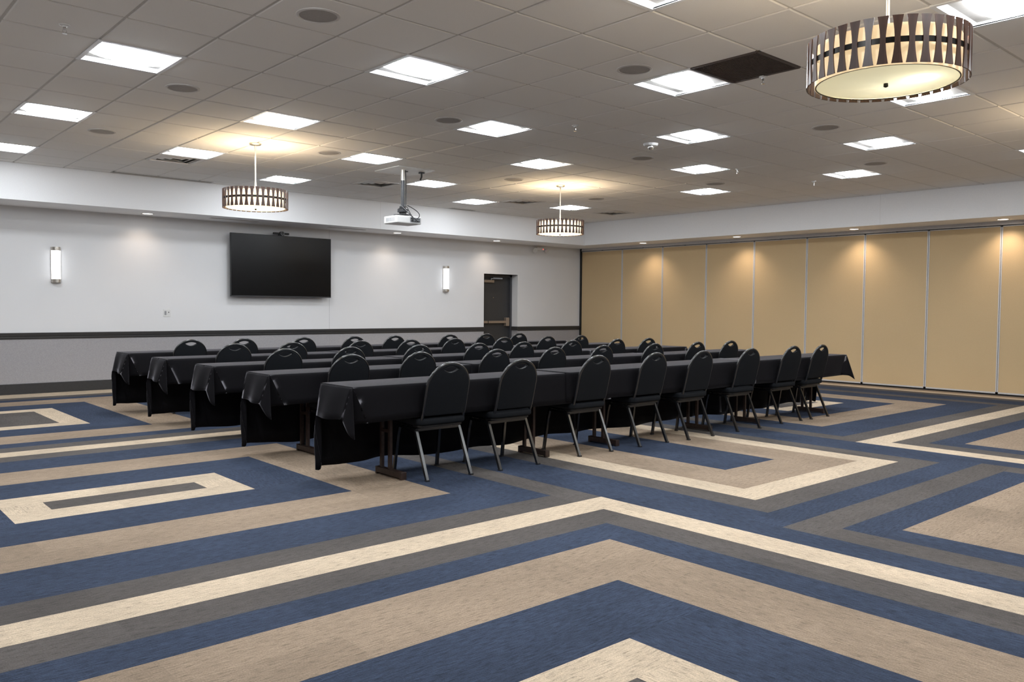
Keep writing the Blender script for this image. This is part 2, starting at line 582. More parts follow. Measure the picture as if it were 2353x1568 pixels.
for i in range(i0, i1):
    for j in range(j0, j1):
        if (i, j) in used:
            continue
        xa, xb = max(GX + TS * i + g, XL), min(GX + TS * (i + 1) - g, XS - 0.002)
        ya, yb = max(GY + TS * j + g, YN), min(GY + TS * (j + 1) - g, YS - 0.002)
        if xb - xa < 0.03 or yb - ya < 0.03:
            continue
        cxm, cym = (xa + xb) / 2, (ya + yb) / 2
        d = Vector((cxm, cym, ZC - EYE))
        p = (d.dot(right) / max(d.dot(fwd), 1e-3), d.dot(up) / max(d.dot(fwd), 1e-3))
        seen = d.dot(fwd) > 0.5 and abs(p[0]) < 0.70 and abs(p[1]) < 0.50
        tiles.append((0 if seen else 1, d.length, xa, ya, xb, yb))
tiles.sort()


def tile_shape(mb, xa, ya, xb, yb):
    e = 0.006
    z0, z1 = ZC, ZC + 0.012
    mb.add([(xa + e, ya + e, z0), (xb - e, ya + e, z0), (xb - e, yb - e, z0), (xa + e, yb - e, z0),
            (xa, ya, z0 + 0.005), (xb, ya, z0 + 0.005), (xb, yb, z0 + 0.005), (xa, yb, z0 + 0.005),
            (xa, ya, z1), (xb, ya, z1), (xb, yb, z1), (xa, yb, z1)],
           [(3, 2, 1, 0), (8, 9, 10, 11), (0, 1, 5, 4), (1, 2, 6, 5), (2, 3, 7, 6), (3, 0, 4, 7),
            (4, 5, 9, 8), (5, 6, 10, 9), (6, 7, 11, 10), (7, 4, 8, 11)])


rest = MB()
unit = MB()
tile_shape(unit, -TS / 2 + g, -TS / 2 + g, TS / 2 - g, TS / 2 - g)
unit_me = unit.mesh('ceiling_tile')
unit_me.transform(Matrix.Translation((0, 0, -ZC)))
for n, (_, _, xa, ya, xb, yb) in enumerate(tiles):
    if n < 300:
        if abs(xb - xa - TS + 2 * g) < 1e-4 and abs(yb - ya - TS + 2 * g) < 1e-4:
            o = put('ceiling_tile', unit_me, None if n else M['tile'], ceiling)
            if not unit_me.materials:
                unit_me.materials.append(M['tile'])
            o.location = ((xa + xb) / 2, (ya + yb) / 2, ZC)
        else:
            mb = MB()
            tile_shape(mb, xa, ya, xb, yb)
            mb.build('ceiling_tile', M['tile'], ceiling)
    else:
        tile_shape(rest, xa, ya, xb, yb)
tag(rest.build('far_ceiling_tiles', M['tile'], ceiling), kind='stuff')
mb = MB()
for i in range(i0, i1 + 1):
    x = GX + TS * i
    if XL + 0.02 < x < XS - 0.01:
        mb.box(x - 0.012, YN, ZC + 0.0085, x + 0.012, YS, ZC + 0.022)
for j in range(j0, j1 + 1):
    y = GY + TS * j
    if YN + 0.02 < y < YS - 0.01:
        mb.box(XL, y - 0.012, ZC + 0.008, XS, y + 0.012, ZC + 0.0215)
mb.box(XL, YS - 0.02, ZC - 0.002, XS, YS, ZC + 0.01)
mb.box(XS - 0.02, YN, ZC - 0.002, XS, YS, ZC + 0.01)
mb.build('ceiling_grid', M['grid'], ceiling)

# ---- recessed lights: frame, sloped reflector, bowed lens
h = TS / 2 - 0.009
fr = MB()
for s in (-1, 1):
    fr.box(-h - 0.0185, s * h + (-0.012 if s > 0 else -0.0185), -0.003, h + 0.0185, s * h + (0.0185 if s > 0 else 0.012), 0.007)
    fr.box(s * h + (-0.012 if s > 0 else -0.0185), -h, -0.003, s * h + (0.0185 if s > 0 else 0.012), h, 0.007)
rf = MB()
ho, hl, dp = h - 0.012, 0.185, 0.040
sec = 6
for s in (-1, 1):                      # curved reflector wings along y = +-
    prof = [(ho - (ho - hl) * q, 0.0 + dp * math.sin(q * PI / 2)) for q in [i_ / sec for i_ in range(sec + 1)]]
    vs = [(x, s * y, z) for (y, z) in prof for x in (-ho, ho)]
    rf.add(vs, [(2 * i_, 2 * i_ + 1, 2 * i_ + 3, 2 * i_ + 2) for i_ in range(sec)])
    # end plates
    rf.add([(s * ho, -ho, -0.001), (s * ho, ho, -0.001), (s * ho, ho, dp + 0.002), (s * ho, -ho, dp + 0.002)], [(0, 1, 2, 3)])
ln = MB()                              # pillow lens, bowed a little below the ceiling plane
vs = []
NL, ML = 12, 10
for i_ in range(NL + 1):
    y = -hl + 2 * hl * i_ / NL
    for j_ in range(ML + 1):
        x = (-1 + 2 * j_ / ML)
        x = (ho - 0.012) * math.copysign(abs(x) ** 0.7, x)
        gx = 1 - abs(x / (ho - 0.012)) ** 4
        vs.append((x, y, dp - 0.002 - 0.070 * math.cos(y / hl * PI / 2) ** 0.8 * (0.38 + 0.62 * gx)))
m_ = ML + 1
ln.add(vs, [(i_ * m_ + j_, i_ * m_ + j_ + 1, (i_ + 1) * m_ + j_ + 1, (i_ + 1) * m_ + j_) for i_ in range(NL) for j_ in range(ML)] +
       [tuple(range(0, m_ * (NL + 1), m_)), tuple(range(m_ * NL + ML, 0, -m_))])
bx = MB().box(-ho - 0.001, -ho - 0.001, dp + 0.002, ho + 0.001, ho + 0.001, dp + 0.02)
light0 = None


def light_label(i, j):
    return None


LIGHT_LABELS = {
    (0, 0): 'large lit square ceiling light at upper left, nearest the sprinkler',
    (3, -2): 'large lit ceiling light at top centre left of the black return grille',
    (6, -4): 'lit ceiling light touching the corner of the black return grille',
    (0, 4): 'lit ceiling light at the left edge, second in its line from the soffit',
    (3, 2): 'lit ceiling light just before the left small pendant',
    (6, 0): 'lit ceiling light in the middle of the ceiling beside a round speaker',
    (9, -2): 'lit ceiling light beside the smoke detector',
    (12, -4): 'lit ceiling light below and right of the big pendant, beside a round speaker',
    (0, 8): 'lit ceiling light cut by the left edge of the frame, close to the soffit',
    (3, 6): 'lit ceiling light right against a louvred vent, left of the left pendant rod',
    (6, 4): 'lit ceiling light above and left of the projector',
    (9, 2): 'lit ceiling light above the right small pendant, toward the middle',
    (12, 0): 'lit ceiling light in line right of the smoke detector, nearer the partition',
    (15, -2): 'lit ceiling light closest to the partition soffit at the right',
    (6, 8): 'lit ceiling light just behind the left small pendant',
    (9, 6): 'lit ceiling light directly behind the projector pole',
    (12, 8): 'lit ceiling light left of the right small pendant, near the white soffit',
    (15, 7): 'lit ceiling light crossed by the rod of the right small pendant',
    (15, 2): 'lit ceiling light far back, right of the right small pendant',
    (3, -6): 'lit ceiling light cut by the top edge at the middle',
    (6, -8): 'big lit ceiling light cut by the top right corner',
    (9, -6): 'lit ceiling light half hidden under the rim of the big pendant',
    (15, -6): 'lit ceiling light cut by the right edge of the frame'}
for n, (i, j) in enumerate(LIGHTS + EXTRA):
    x, y = GX + TS * (i + 0.5), GY + TS * (j + 0.5)
    lab = LIGHT_LABELS.get((i, j), 'square ceiling light outside the view, %s' % (
        {(0, -4): 'just left of overhead', (0, -8): 'behind and left of the viewpoint', (3, -10): 'right above the viewpoint',
         (9, -10): 'beside the big pendant out of frame',          (-3, 2): 'past the left edge toward the white wall', (-3, -2): 'past the left edge in the middle',
         (-3, -6): 'past the left edge near the viewpoint', (6, -14): 'far behind the viewpoint, middle',
         (12, -14): 'far behind the viewpoint by the partition', (0, -14): 'far behind the viewpoint at the left', (15, -10): 'past the right edge by the partition'}.get((i, j), 'spare')))
    if light0 is None:
        o = thing('ceiling_light', lab, 'ceiling light', (x, y, ZC), 'square ceiling lights')
        fr.build('frame', M['refl'], o)
        rf.build('reflector', M['refl'], o, smooth=0.7)
        ln.build('lens', M['lens'], o, smooth=0.9)
        bx.build('housing', M['refl'], o)
        light0 = o
    else:
        o = copy_tree(light0)
        o.location = (x, y, ZC)
        o['label'] = lab

# ---- louvred supply vents
vent0 = None
VL = {(3, 7): 'louvred square air vent beside a lit light, left of the left pendant', (8, 7): 'louvred square air vent left of the projector pole',
      (13, 7): 'louvred square air vent left of the right pendant rod', (17, 7): 'louvred square air vent right of the right small pendant'}
for (i, j) in VENTS:
    x, y = GX + TS * (i + 0.5), GY + TS * (j + 0.5)
    if vent0 is None:
        o = thing('air_vent', VL[i, j], 'vent', (x, y, ZC), 'louvred ceiling vents')
        mb = MB()
        for s in (-1, 1):
            mb.box(-h, s * (h - 0.02) - 0.02, -0.004, h, s * (h - 0.02) + 0.02, 0.012)
            mb.box(s * (h - 0.02) - 0.02, -h, -0.004, s * (h - 0.02) + 0.02, h, 0.012)
        mb.build('frame', M['vent'], o)
        MB().box(-h, -h, 0.020, h, h, 0.024).build('backing', M['dark_hole'], o)
        for a, b in ((0.262, 0.205), (0.190, 0.133), (0.118, 0.055)):
            vs, fs = [], []
            for r, z in ((a, 0.018), (b, -0.002), (b, 0.001), (a, 0.021)):
                vs += [(-r, -r, z), (r, -r, z), (r, r, z), (-r, r, z)]
            for q in range(4):
                for e in range(4):
                    fs.append((q * 4 + e, q * 4 + (e + 1) % 4, ((q + 1) % 4) * 4 + (e + 1) % 4, ((q + 1) % 4) * 4 + e))
            MB().add(vs, fs).build('louvre', M['vent'], o)
        vent0 = o
    else:
        o = copy_tree(vent0)
        o.location = (x, y, ZC)
        o['label'] = VL[i, j]

# ---- black return grille
x, y = GX + TS * (GRILLE[0] + 0.5), GY + TS * (GRILLE[1] + 0.5)
gr = thing('return_grille', 'black square return air grille among the pale ceiling tiles', 'vent', (x, y, ZC))
mb = MB()
for s in (-1, 1):
    mb.box(-h, s * h - 0.012, -0.003, h, s * h + 0.012, 0.012)
    mb.box(s * h - 0.012, -h, -0.003, s * h + 0.012, h, 0.012)
mb.build('frame', M['egg'], gr)
mb = MB()
q = -h + 0.02
while q < h - 0.01:
    mb.box(-h, q - 0.001, 0.0, h, q + 0.001, 0.012)
    mb.box(q - 0.001, -h, 0.0, q + 0.001, h, 0.012)
    q += 0.02
tag(mb.build('grille_core', M['egg'], gr), kind='stuff')
MB().box(-h, -h, 0.0125, h, h, 0.02).build('backing', M['egg'], gr)

# ---- round speakers
SPK = {(1, -3): 'biggest round ceiling speaker near the top left of centre', (1, 1): 'round ceiling speaker between two lit lights at left',
       (1, 5): 'round ceiling speaker at far left, nearest the left edge', (5, 4): 'round ceiling speaker right of the left pendant rod',
       (5, 0): 'round ceiling speaker beside the light in the middle of the ceiling', (10, 4): 'round ceiling speaker left of the right pendant rod',
       (5, -4): 'round ceiling speaker left of the light by the black return grille', (10, 0): 'round ceiling speaker just below the smoke detector',
       (14, 5): 'small far round ceiling speaker right of the right pendant rod', (10, -4): 'round ceiling speaker below the big pendant',
       (14, -3): 'round ceiling speaker just above the light nearest the partition soffit',
       (14, 1): 'far round ceiling speaker just above a lit light, middle right'}
spk0 = None
for (i, j), lab in SPK.items():
    x, y = GX + TS * (i + 0.5), GY + TS * (j + 0.5)
    if spk0 is None:
        o = thing('ceiling_speaker', lab, 'speaker', (x, y, ZC), 'round ceiling speakers')
        MB().lathe([(0.142, 0.002), (0.142, -0.004), (0.136, -0.007), (0.122, -0.008), (0.120, 0.0)], 40, cap=False).build('rim', M['spk_rim'], o, smooth=0.6)
        MB().lathe([(0.121, -0.003), (0.09, -0.0055), (0.04, -0.007), (0.002, -0.0072)], 40, cap=False).build('grille', M['spk'], o, smooth=0.9)
        spk0 = o
    else:
        o = copy_tree(spk0)
        o.location = (x, y, ZC)
        o['label'] = lab

# ---- sprinklers
SPR = {(-0.44, -0.30): 'small sprinkler head above the big light at upper left', (7.31, -0.67): 'small sprinkler head left of the smoke detector',
       (7.01, -4.45): 'small sprinkler head beside the black return grille', (13.06, -0.09): 'small sprinkler head at the corner of a far lit light',
       (15.86, -0.37): 'small pale sprinkler head left of the light nearest the partition'}
spr0 = None
for (i, j), lab in SPR.items():
    x, y = GX + TS * i, GY + TS * j
    if spr0 is None:
        o = thing('sprinkler', lab, 'sprinkler', (x, y, ZC), 'ceiling sprinkler heads')
        MB().lathe([(0.035, 0.001), (0.034, -0.004), (0.016, -0.010), (0.012, -0.018), (0.012, 0.0)], 16, cap=False).build('escutcheon', M['white_pl'], o, smooth=0.7)
        mb = MB().tube([(0, 0, 0), (0, 0, -0.030)], 0.008, 8)
        mb.tube([(-0.010, 0, -0.028), (-0.012, 0, -0.045), (0, 0, -0.058)], 0.002, 6)
        mb.tube([(0.010, 0, -0.028), (0.012, 0, -0.045), (0, 0, -0.058)], 0.002, 6)
        mb.box(-0.012, -0.003, -0.030, 0.012, 0.003, -0.026)
        mb.build('body', M['steel'], o)
        MB().lathe([(0.002, -0.057), (0.016, -0.058), (0.016, -0.060), (0.002, -0.060)], 12).build('deflector', M['steel'], o)
        spr0 = o
    else:
        o = copy_tree(spr0)
        o.location = (x, y, ZC)
        o['label'] = lab
# ---- smoke detector
x, y = GX + TS * 9.46, GY + TS * -0.56
o = thing('smoke_detector', 'white domed smoke detector on the ceiling beside a lit light', 'smoke detector', (x, y, ZC))
MB().lathe([(0.085, 0.001), (0.085, -0.010), (0.076, -0.026), (0.055, -0.032), (0.002, -0.032)], 28, cap=False).build('base', M['white_pl'], o, smooth=0.6)
MB().lathe([(0.034, -0.030), (0.034, -0.050), (0.024, -0.066), (0.002, -0.070)], 20, cap=False).build('sensor', M['steel'], o, smooth=0.6)

# ---- slot diffusers
for (xa, ya, xb, yb, z, lab) in ((3.55, YS - 0.16, 5.0, YS - 0.05, ZC, 'dark slot diffuser in the ceiling against the soffit at left'),
                                 (9.6, YS - 0.16, 10.2, YS - 0.05, ZC, 'short slot diffuser in the ceiling against the soffit behind the projector'),
                                 (5.15, 13.12, 5.95, 13.20, ZS, 'thin slot diffuser under the soffit above the television left corner'),
                                 (7.25, 13.12, 8.0, 13.20, ZS, 'thin slot diffuser under the soffit above the television right corner')):
    o = thing('slot_diffuser', lab, 'vent', ((xa + xb) / 2, (ya + yb) / 2, z), 'slot diffusers')
    a, b = (xb - xa) / 2, (yb - ya) / 2
    mb = MB()
    for s in (-1, 0, 1):
        mb.box(-a, s * (b - 0.006) - 0.006, -0.004, a, s * (b - 0.006) + 0.006, 0.004)
    for s in (-1, 1):
        mb.box(s * (a - 0.006) - 0.006, -b, -0.004, s * (a - 0.006) + 0.006, b, 0.004)
    mb.build('frame', M['vent'], o)
    MB().box(-a, -b, -0.001, a, b, 0.002).build('backing', M['dark_hole'], o)

# ------------------------------------------------------------------ soffit downlights
can0 = None
CANS = [(4.22, 13.27, 'recessed downlight under the back soffit at left, above the first wall sconce'), (8.75, 13.22, 'recessed downlight under the back soffit right of the television'),
        (11.25, 13.25, 'recessed downlight under the back soffit above the door'), (13.78, 11.40, 'recessed downlight over the partition nearest the corner'),
        (13.80, 9.10, 'second recessed downlight over the partition from the corner'), (13.85, 6.80, 'third recessed downlight over the partition from the corner'),
        (13.90, 4.50, 'recessed downlight over the partition at the right edge')]
for n, (x, y, lab) in enumerate(CANS):
    if can0 is None:
        o = thing('downlight', lab, 'downlight', (x, y, ZS), 'recessed soffit downlights')
        MB().lathe([(0.092, 0.001), (0.092, -0.003), (0.076, -0.006), (0.072, 0.0), (0.070, 0.004)], 28, cap=False).build('trim_ring', M['white_pl'], o, smooth=0.7)
        MB().lathe([(0.071, -0.0015), (0.04, -0.0025), (0.002, -0.003)], 28, cap=False).build('lens', M['can_glow'], o, smooth=0.8)
        can0 = o
    else:
        o = copy_tree(can0)
        o.location = (x, y, ZS)
        o['label'] = lab
    ld = bpy.data.lights.new('downlight_lamp', 'SPOT')
    ld.energy = CAN_W * (0.38 if n < 3 else 1.0)
    ld.color = (1.0, 0.80, 0.62)
    ld.spot_size = math.radians(112)
    ld.spot_blend = 1.0
    ld.shadow_soft_size = 0.04
    lo = bpy.data.objects.new('downlight_lamp', ld)
    COL.objects.link(lo)
    lo.location = (x, y, ZS - 0.02)
    if n < 3:
        lo.rotation_euler = (math.radians(14), 0, 0)
    else:
        lo.rotation_euler = (0, math.radians(-14), 0)

# ------------------------------------------------------------------ pendants
PZA, PZB = 2.462, 2.676        # drum bottom, top
PC = (PZA + PZB) / 2
NS = 38


def slat_mesh():
    mb = MB()
    hh = (PZB - PZA) / 2
    n = 10
    vs, fs = [], []
    for q in range(n + 1):
        z = -hh + 2 * hh * q / n
        wd = 0.0125 + 0.0125 * (abs(z) / hh) ** 1.7
        for (sx, sy) in ((-1, -0.003), (1, -0.003), (1, 0.003), (-1, 0.003)):
            vs.append((0.384 + sy + (0.001 if sx else 0), sx * wd, z))
    for q in range(n):
        for e in range(4):
            fs.append((q * 4 + e, q * 4 + (e + 1) % 4, q * 4 + 4 + (e + 1) % 4, q * 4 + 4 + e))
    fs += [(3, 2, 1, 0), (n * 4, n * 4 + 1, n * 4 + 2, n * 4 + 3)]
    return mb.add(vs, fs).mesh('slat')


slat_me = slat_mesh()
slat_me.materials.append(M['walnut'])


def pendant(x, y, lab, shade, diff, dz):
    o = thing('pendant_lamp', lab, 'pendant lamp', (x, y, PC - dz), 'drum pendant lamps')
    o.scale = (0.955, 0.955, 1.0)
    hh = (PZB - PZA) / 2
    for q in range(NS):
        s = bpy.data.objects.new('slat', slat_me)
        COL.objects.link(s)
        s.parent = o
        s.rotation_euler = (0, 0, 2 * PI * (q + 0.3) / NS)
    MB().lathe([(0.3815, -0.013), (0.3815, 0.013), (0.3775, 0.013), (0.3775, -0.013), (0.3815, -0.013)], 64, cap=False).build('band', M['band'], o, smooth=0.6)
    MB().lathe([(0.347, -hh + 0.003), (0.347, hh - 0.022), (0.344, hh - 0.022), (0.344, -hh + 0.003), (0.347, -hh + 0.003)], 64, cap=False).build('shade', shade, o, smooth=0.6)
    MB().lathe([(0.3445, -hh + 0.002), (0.3445, -hh + 0.006), (0.338, -hh + 0.006), (0.338, -hh + 0.002), (0.3445, -hh + 0.002)], 64, cap=False).build('rim', M['band'], o, smooth=0.6)
    MB().lathe([(0.343, -hh + 0.008), (0.25, -hh + 0.006), (0.12, -hh + 0.003), (0.002, -hh + 0.002)], 64, cap=False).build('diffuser', diff, o, smooth=0.8)
    # frame spider and standoffs that carry the band
    mb = MB()
    for q in range(3):
        a = 2 * PI * q / 3 + 0.3
        ca, sa = math.cos(a), math.sin(a)
        mb.tube([(0, 0, hh - 0.03), (0.343 * ca, 0.343 * sa, hh - 0.03)], 0.004, 6)
        mb.tube([(0.344 * ca, 0.344 * sa, 0), (0.379 * ca, 0.379 * sa, 0)], 0.004, 6)
    mb.tube([(0, 0, hh - 0.03), (0, 0, -hh + 0.004)], 0.006, 8)
    mb.build('spider', M['nickel'], o)
    MB().lathe([(0.004, -hh + 0.004), (0.011, -hh + 0.002), (0.012, -hh - 0.013), (0.004, -hh - 0.017)], 16).build('finial', M['band'], o, smooth=0.6)
    top = ZC - PC + dz
    mb = MB().tube([(0, 0, hh - 0.04), (0, 0, top - 0.02)], 0.0085, 12)
    mb.tube([(0, 0, hh - 0.01), (0, 0, hh + 0.10)], [0.016, 0.0105], 12)
    mb.build('rod', M['palenickel'], o, smooth=0.6)
    MB().lathe([(0.075, top), (0.075, top - 0.012), (0.06, top - 0.022), (0.014, top - 0.026), (0.012, top - 0.06)], 28).build('canopy', M['nickel'], o, smooth=0.6)
    return o


pendant(4.17, 9.285, 'small lit drum pendant of dark slats hanging left of the projector', M['shade'], M['diff'], 0.012)
pendant(9.047, 9.14, 'small lit drum pendant of dark slats hanging near the room corner', M['shade'], M['diff'], 0.008)
pendant(4.10, 1.87, 'big near drum pendant of dark slats at the top right', M['shade_dim'], M['diff_dim'], 0.026)
pendant(9.05, 1.87, 'drum pendant of dark slats beyond the right edge of the view', M['shade'], M['diff'], 0.02)
for (x, y, e) in ((4.17, 9.285, 16), (9.047, 9.14, 16), (4.10, 1.87, 16), (9.05, 1.87, 18)):
    ld = bpy.data.lights.new('pendant_bulbs', 'POINT')
    ld.energy = e
    ld.color = (1.0, 0.84, 0.66)
    ld.shadow_soft_size = 0.06
    lo = bpy.data.objects.new('pendant_bulbs', ld)
    COL.objects.link(lo)
    lo.location = (x + 0.10, y, PC + 0.03)
ld = bpy.data.lights.new('pendant_low_bulb', 'POINT')
ld.energy = 11.0
ld.color = (1.0, 0.86, 0.66)
ld.shadow_soft_size = 0.02
lo = bpy.data.objects.new('pendant_low_bulb', ld)
COL.objects.link(lo)
lo.location = (4.10 + 0.035, 1.87 - 0.155, PZA - 0.026 + 0.05)

# ------------------------------------------------------------------ door
door = thing('door_1', 'charcoal exit door with push bar in a recess of the white wall', None, ((OX0 + OX1) / 2, YW + OD, 0))
door['kind'] = 'structure'
hw = (OX1 - OX0) / 2
MB().box(-hw + 0.05, 0.0, 0.012, hw - 0.05, 0.045, OZ - 0.052).build('leaf', M['door'], door)
mb = MB()
for s in (-1, 1):
    mb.box(s * (hw - 0.025) - 0.025, -0.05, 0.0, s * (hw - 0.025) + 0.025, 0.08, OZ)
mb.box(-hw, -0.05, OZ - 0.05, hw, 0.08, OZ)
mb.build('frame', M['doorframe'], door, bevel=0.003)
MB().box(-hw, -0.01, -0.01, hw, 0.1, 0.012).build('threshold', M['nickel'], door)
mb = MB().box(-0.36, -0.075, 0.965, 0.30, -0.040, 1.020)
bar = mb.build('push_bar', M['bronze'], door, bevel=0.006)
MB().box(0.29, -0.085, 0.90, 0.385, 0.0, 1.09).build('latch_case', M['bronze'], bar, bevel=0.008)
MB().box(-0.40, -0.06, 0.955, -0.34, 0.0, 1.03).build('hinge_bracket', M['bronze'], bar, bevel=0.006)
MB().box(-0.235, -0.0765, 0.963, -0.215, -0.039, 1.022).build('joint', M['dark_pl'], bar)
cl = MB().box(-0.32, -0.06, 1.855, -0.04, 0.0, 1.915).build('closer', M['bronze'], door, bevel=0.006)
mb = MB().tube([(-0.12, -0.045, 1.915), (-0.12, -0.045, 1.95)], 0.012, 8)
mb.tube([(-0.12, -0.045, 1.945), (0.14, -0.12, 1.945)], 0.010, 6, square=True)
mb.tube([(0.14, -0.12, 1.955), (-0.06, -0.045, 1.965)], 0.008, 6, square=True)
mb.build('closer_arm', M['grey_pl'], cl)
mb = MB().tube([(-0.02, -0.004, 1.53), (-0.02, 0.01, 1.53)], 0.009, 12)
mb.build('door_viewer', M['steel'], door)
# recess lining continues the wall to the frame
mb = MB()
mb.box(OX0 - 0.003, YW + 0.0, OZ, OX1 + 0.003, YW + OD, OZ + 0.003)
mb.build('recess_head', M['wall'], wall_back)

# ------------------------------------------------------------------ television and webcam
tv = thing('television', 'huge black flat television hung on the white wall', 'television', (6.56, YW, 2.0))
W2, H2 = 0.938, 0.535
mb = MB().box(-W2, -0.150, -H2, W2, -0.105, H2)
mb.build('case', M['bezel'], tv, bevel=0.004)
MB().box(-W2 + 0.010, -0.1525, -H2 + 0.020, W2 - 0.010, -0.149, H2 - 0.010).build('screen', M['screen'], tv)
MB().box(-W2 + 0.004, -0.1535, -H2 + 0.001, W2 - 0.004, -0.149, -H2 + 0.018).build('chin', M['bezel2'], tv)
mb = MB().box(-0.55, -0.105, -0.30, 0.55, -0.06, 0.25)
mb.build('rear_bulge', M['bezel'], tv, bevel=0.02)
mb = MB()
mb.box(-0.45, -0.062, -0.22, -0.38, -0.002, 0.22)
mb.box(0.38, -0.062, -0.22, 0.45, -0.002, 0.22)
mb.box(-0.50, -0.03, -0.12, 0.50, -0.002, -0.05)
mb.box(-0.50, -0.03, 0.05, 0.50, -0.002, 0.12)
mb.build('wall_bracket', M['dark_pl'], tv)
wc = thing('webcam', 'black bar webcam clipped on top of the television', 'webcam', (6.535, YW - 0.13, 2.535))
mb = MB().box(-0.150, -0.018, 0.022, 0.150, 0.020, 0.056)
mb.build('bar', M['dark_pl'], wc, bevel=0.012, seg=3)
mb = MB().tube([(0.005, -0.045, 0.04), (0.005, 0.015, 0.04)], 0.037, 20)
mb.build('lens_barrel', M['dark_pl'], wc, smooth=0.6)
vs = MB().tube([(0.005 + 0.033 * math.cos(a), -0.046, 0.04 + 0.033 * math.sin(a)) for a in [2 * PI * q / 20 for q in range(20)]], 0.004, 6, closed=True)
vs.build('lens_ring', M['grey_pl'], wc, smooth=0.9)
MB().box(-0.04, -0.02, 0.0, 0.05, 0.03, 0.024).build('clip', M['dark_pl'], wc)

# ------------------------------------------------------------------ sconces
sc0 = None
for x, lab in ((3.026, 'tall glowing wall sconce with nickel caps left of the television'), (10.212, 'tall glowing wall sconce with nickel caps between television and door')):
    if sc0 is None:
        o = thing('wall_sconce', lab, 'wall lamp', (x, YW, 1.63), 'white wall sconces')
        Hh, R, D = 0.525, 0.062, 0.085
        n = 18
        arc = [(-R * math.cos(PI * q / n), -0.012 - (D - 0.012) * math.sin(PI * q / n)) for q in range(n + 1)]
        MB().prism(arc, 2, 0.052, Hh - 0.052).build('glass', M['sconce'], o, smooth=0.6)
        for z0, z1 in ((0.0, 0.052), (Hh - 0.052, Hh)):
            mb = MB()
            for q in range(3):
                za = z0 + (z1 - z0) * q / 3
                kk = 1.04 if q != 1 else 1.10
                mb.prism([(px_ * kk, py_ * kk + 0.004) for px_, py_ in arc], 2, za, za + (z1 - z0) / 3)
            mb.build('cap', M['nickel'], o)
        MB().box(-R - 0.004, -0.016, 0.0, R + 0.004, 0.0, Hh).build('back_plate', M['nickel'], o)
        sc0 = o
    else:
        o = copy_tree(sc0)
        o.location = (x, YW, 1.63)
        o['label'] = lab

# ------------------------------------------------------------------ switch plate and emergency light
o = thing('wall_plate', 'white double wall plate with a grey socket left of the television', 'wall plate', (4.624, YW, 1.183))
MB().box(-0.058, -0.006, -0.060, 0.058, 0.0, 0.060).build('plate', M['white_pl'], o, bevel=0.002)
MB().box(-0.040, -0.009, -0.033, -0.010, -0.005, 0.033).build('rocker', M['grey_pl'], o)
MB().box(0.010, -0.009, -0.033, 0.040, -0.005, 0.033).build('insert', M['white_pl'], o)
MB().box(0.019, -0.0105, 0.002, 0.032, -0.008, 0.020).build('port', M['dark_pl'], o)
o = thing('emergency_light', 'white twin head emergency light under the soffit right of the door', 'emergency light', (12.82, YW, 2.60))
MB().box(-0.10, -0.07, 0.01, 0.13, 0.0, 0.075).build('case', M['white_pl'], o, bevel=0.012)
for s in (-0.17, 0.19):
    hd = MB().lathe([(0.016, -0.04), (0.03, -0.03), (0.055, 0.02), (0.058, 0.035), (0.002, 0.04)], 18).build('lamp_head', M['white_pl'], o, smooth=0.7)
    hd.location = (s, -0.07, 0.015)
    hd.rotation_euler = (math.radians(115), 0, math.radians(-15 if s < 0 else 25))
    MB().tube([(s * 0.5, -0.04, 0.045), (s, -0.06, 0.03)], 0.012, 8).build('neck', M['white_pl'], o)
MB().box(0.085, -0.074, 0.030, 0.097, -0.069, 0.042).build('indicator', M['red_led'], o)

# ------------------------------------------------------------------ projector on its pole
PX, PY = 6.415, 9.56
pj = thing('projector', 'white projector with black cables hanging from a ceiling pole', 'projector', (PX, PY, 2.45))
mb = MB().box(-0.20, -0.15, 0.0, 0.21, 0.17, 0.105)
body = mb.build('body', M['white_pl'], pj, bevel=0.016, seg=3)
mb = MB()
for q in range(9):
    mb.box(-0.2015, -0.10 + 0.024 * q, 0.028, -0.199, -0.088 + 0.024 * q, 0.078)
mb.build('side_vent', M['grey_pl'], body)
MB().tube([(-0.08, 0.165, 0.052), (-0.08, 0.195, 0.052)], 0.036, 18).build('lens', M['dark_pl'], body, smooth=0.6)
mb = MB().box(0.02, -0.1515, 0.020, 0.19, -0.149, 0.088)
pl = mb.build('connector_panel', M['grey_pl'], body)
mb = MB()
for q in range(5):
    mb.box(0.035 + 0.03 * q, -0.158, 0.032, 0.055 + 0.03 * q, -0.150, 0.048)
    mb.box(0.035 + 0.03 * q, -0.155, 0.060, 0.055 + 0.03 * q, -0.150, 0.076)
mb.build('socket', M['dark_pl'], pl)
mb = MB()
mb.box(-0.09, -0.09, 0.125, 0.09, 0.09, 0.135)
for sx in (-1, 1):
    for sy in (-1, 1):
        mb.tube([(sx * 0.07, sy * 0.07, 0.13), (sx * 0.11, sy * 0.10, 0.103)], 0.008, 6)
mb.box(-0.035, -0.035, 0.135, 0.035, 0.035, 0.165)
mb.lathe([(0.075, 0.165), (0.075, 0.205), (0.045, 0.225), (0.045, 0.245)], 18)
mb.build('mount', M['dark_pl'], pj)
top = ZC - 2.45
MB().tube([(0, 0, 0.22), (0, 0, top - 0.07)], 0.026, 16).build('pole', flat('black_pole', (0.06, 0.062, 0.066, 1), 0.35, 0.4), pj, smooth=0.6)
MB().tube([(0, 0, top - 0.16), (0, 0, top - 0.012)], 0.029, 16).build('pole_collar', M['palenickel'], pj, smooth=0.6)
mb = MB()
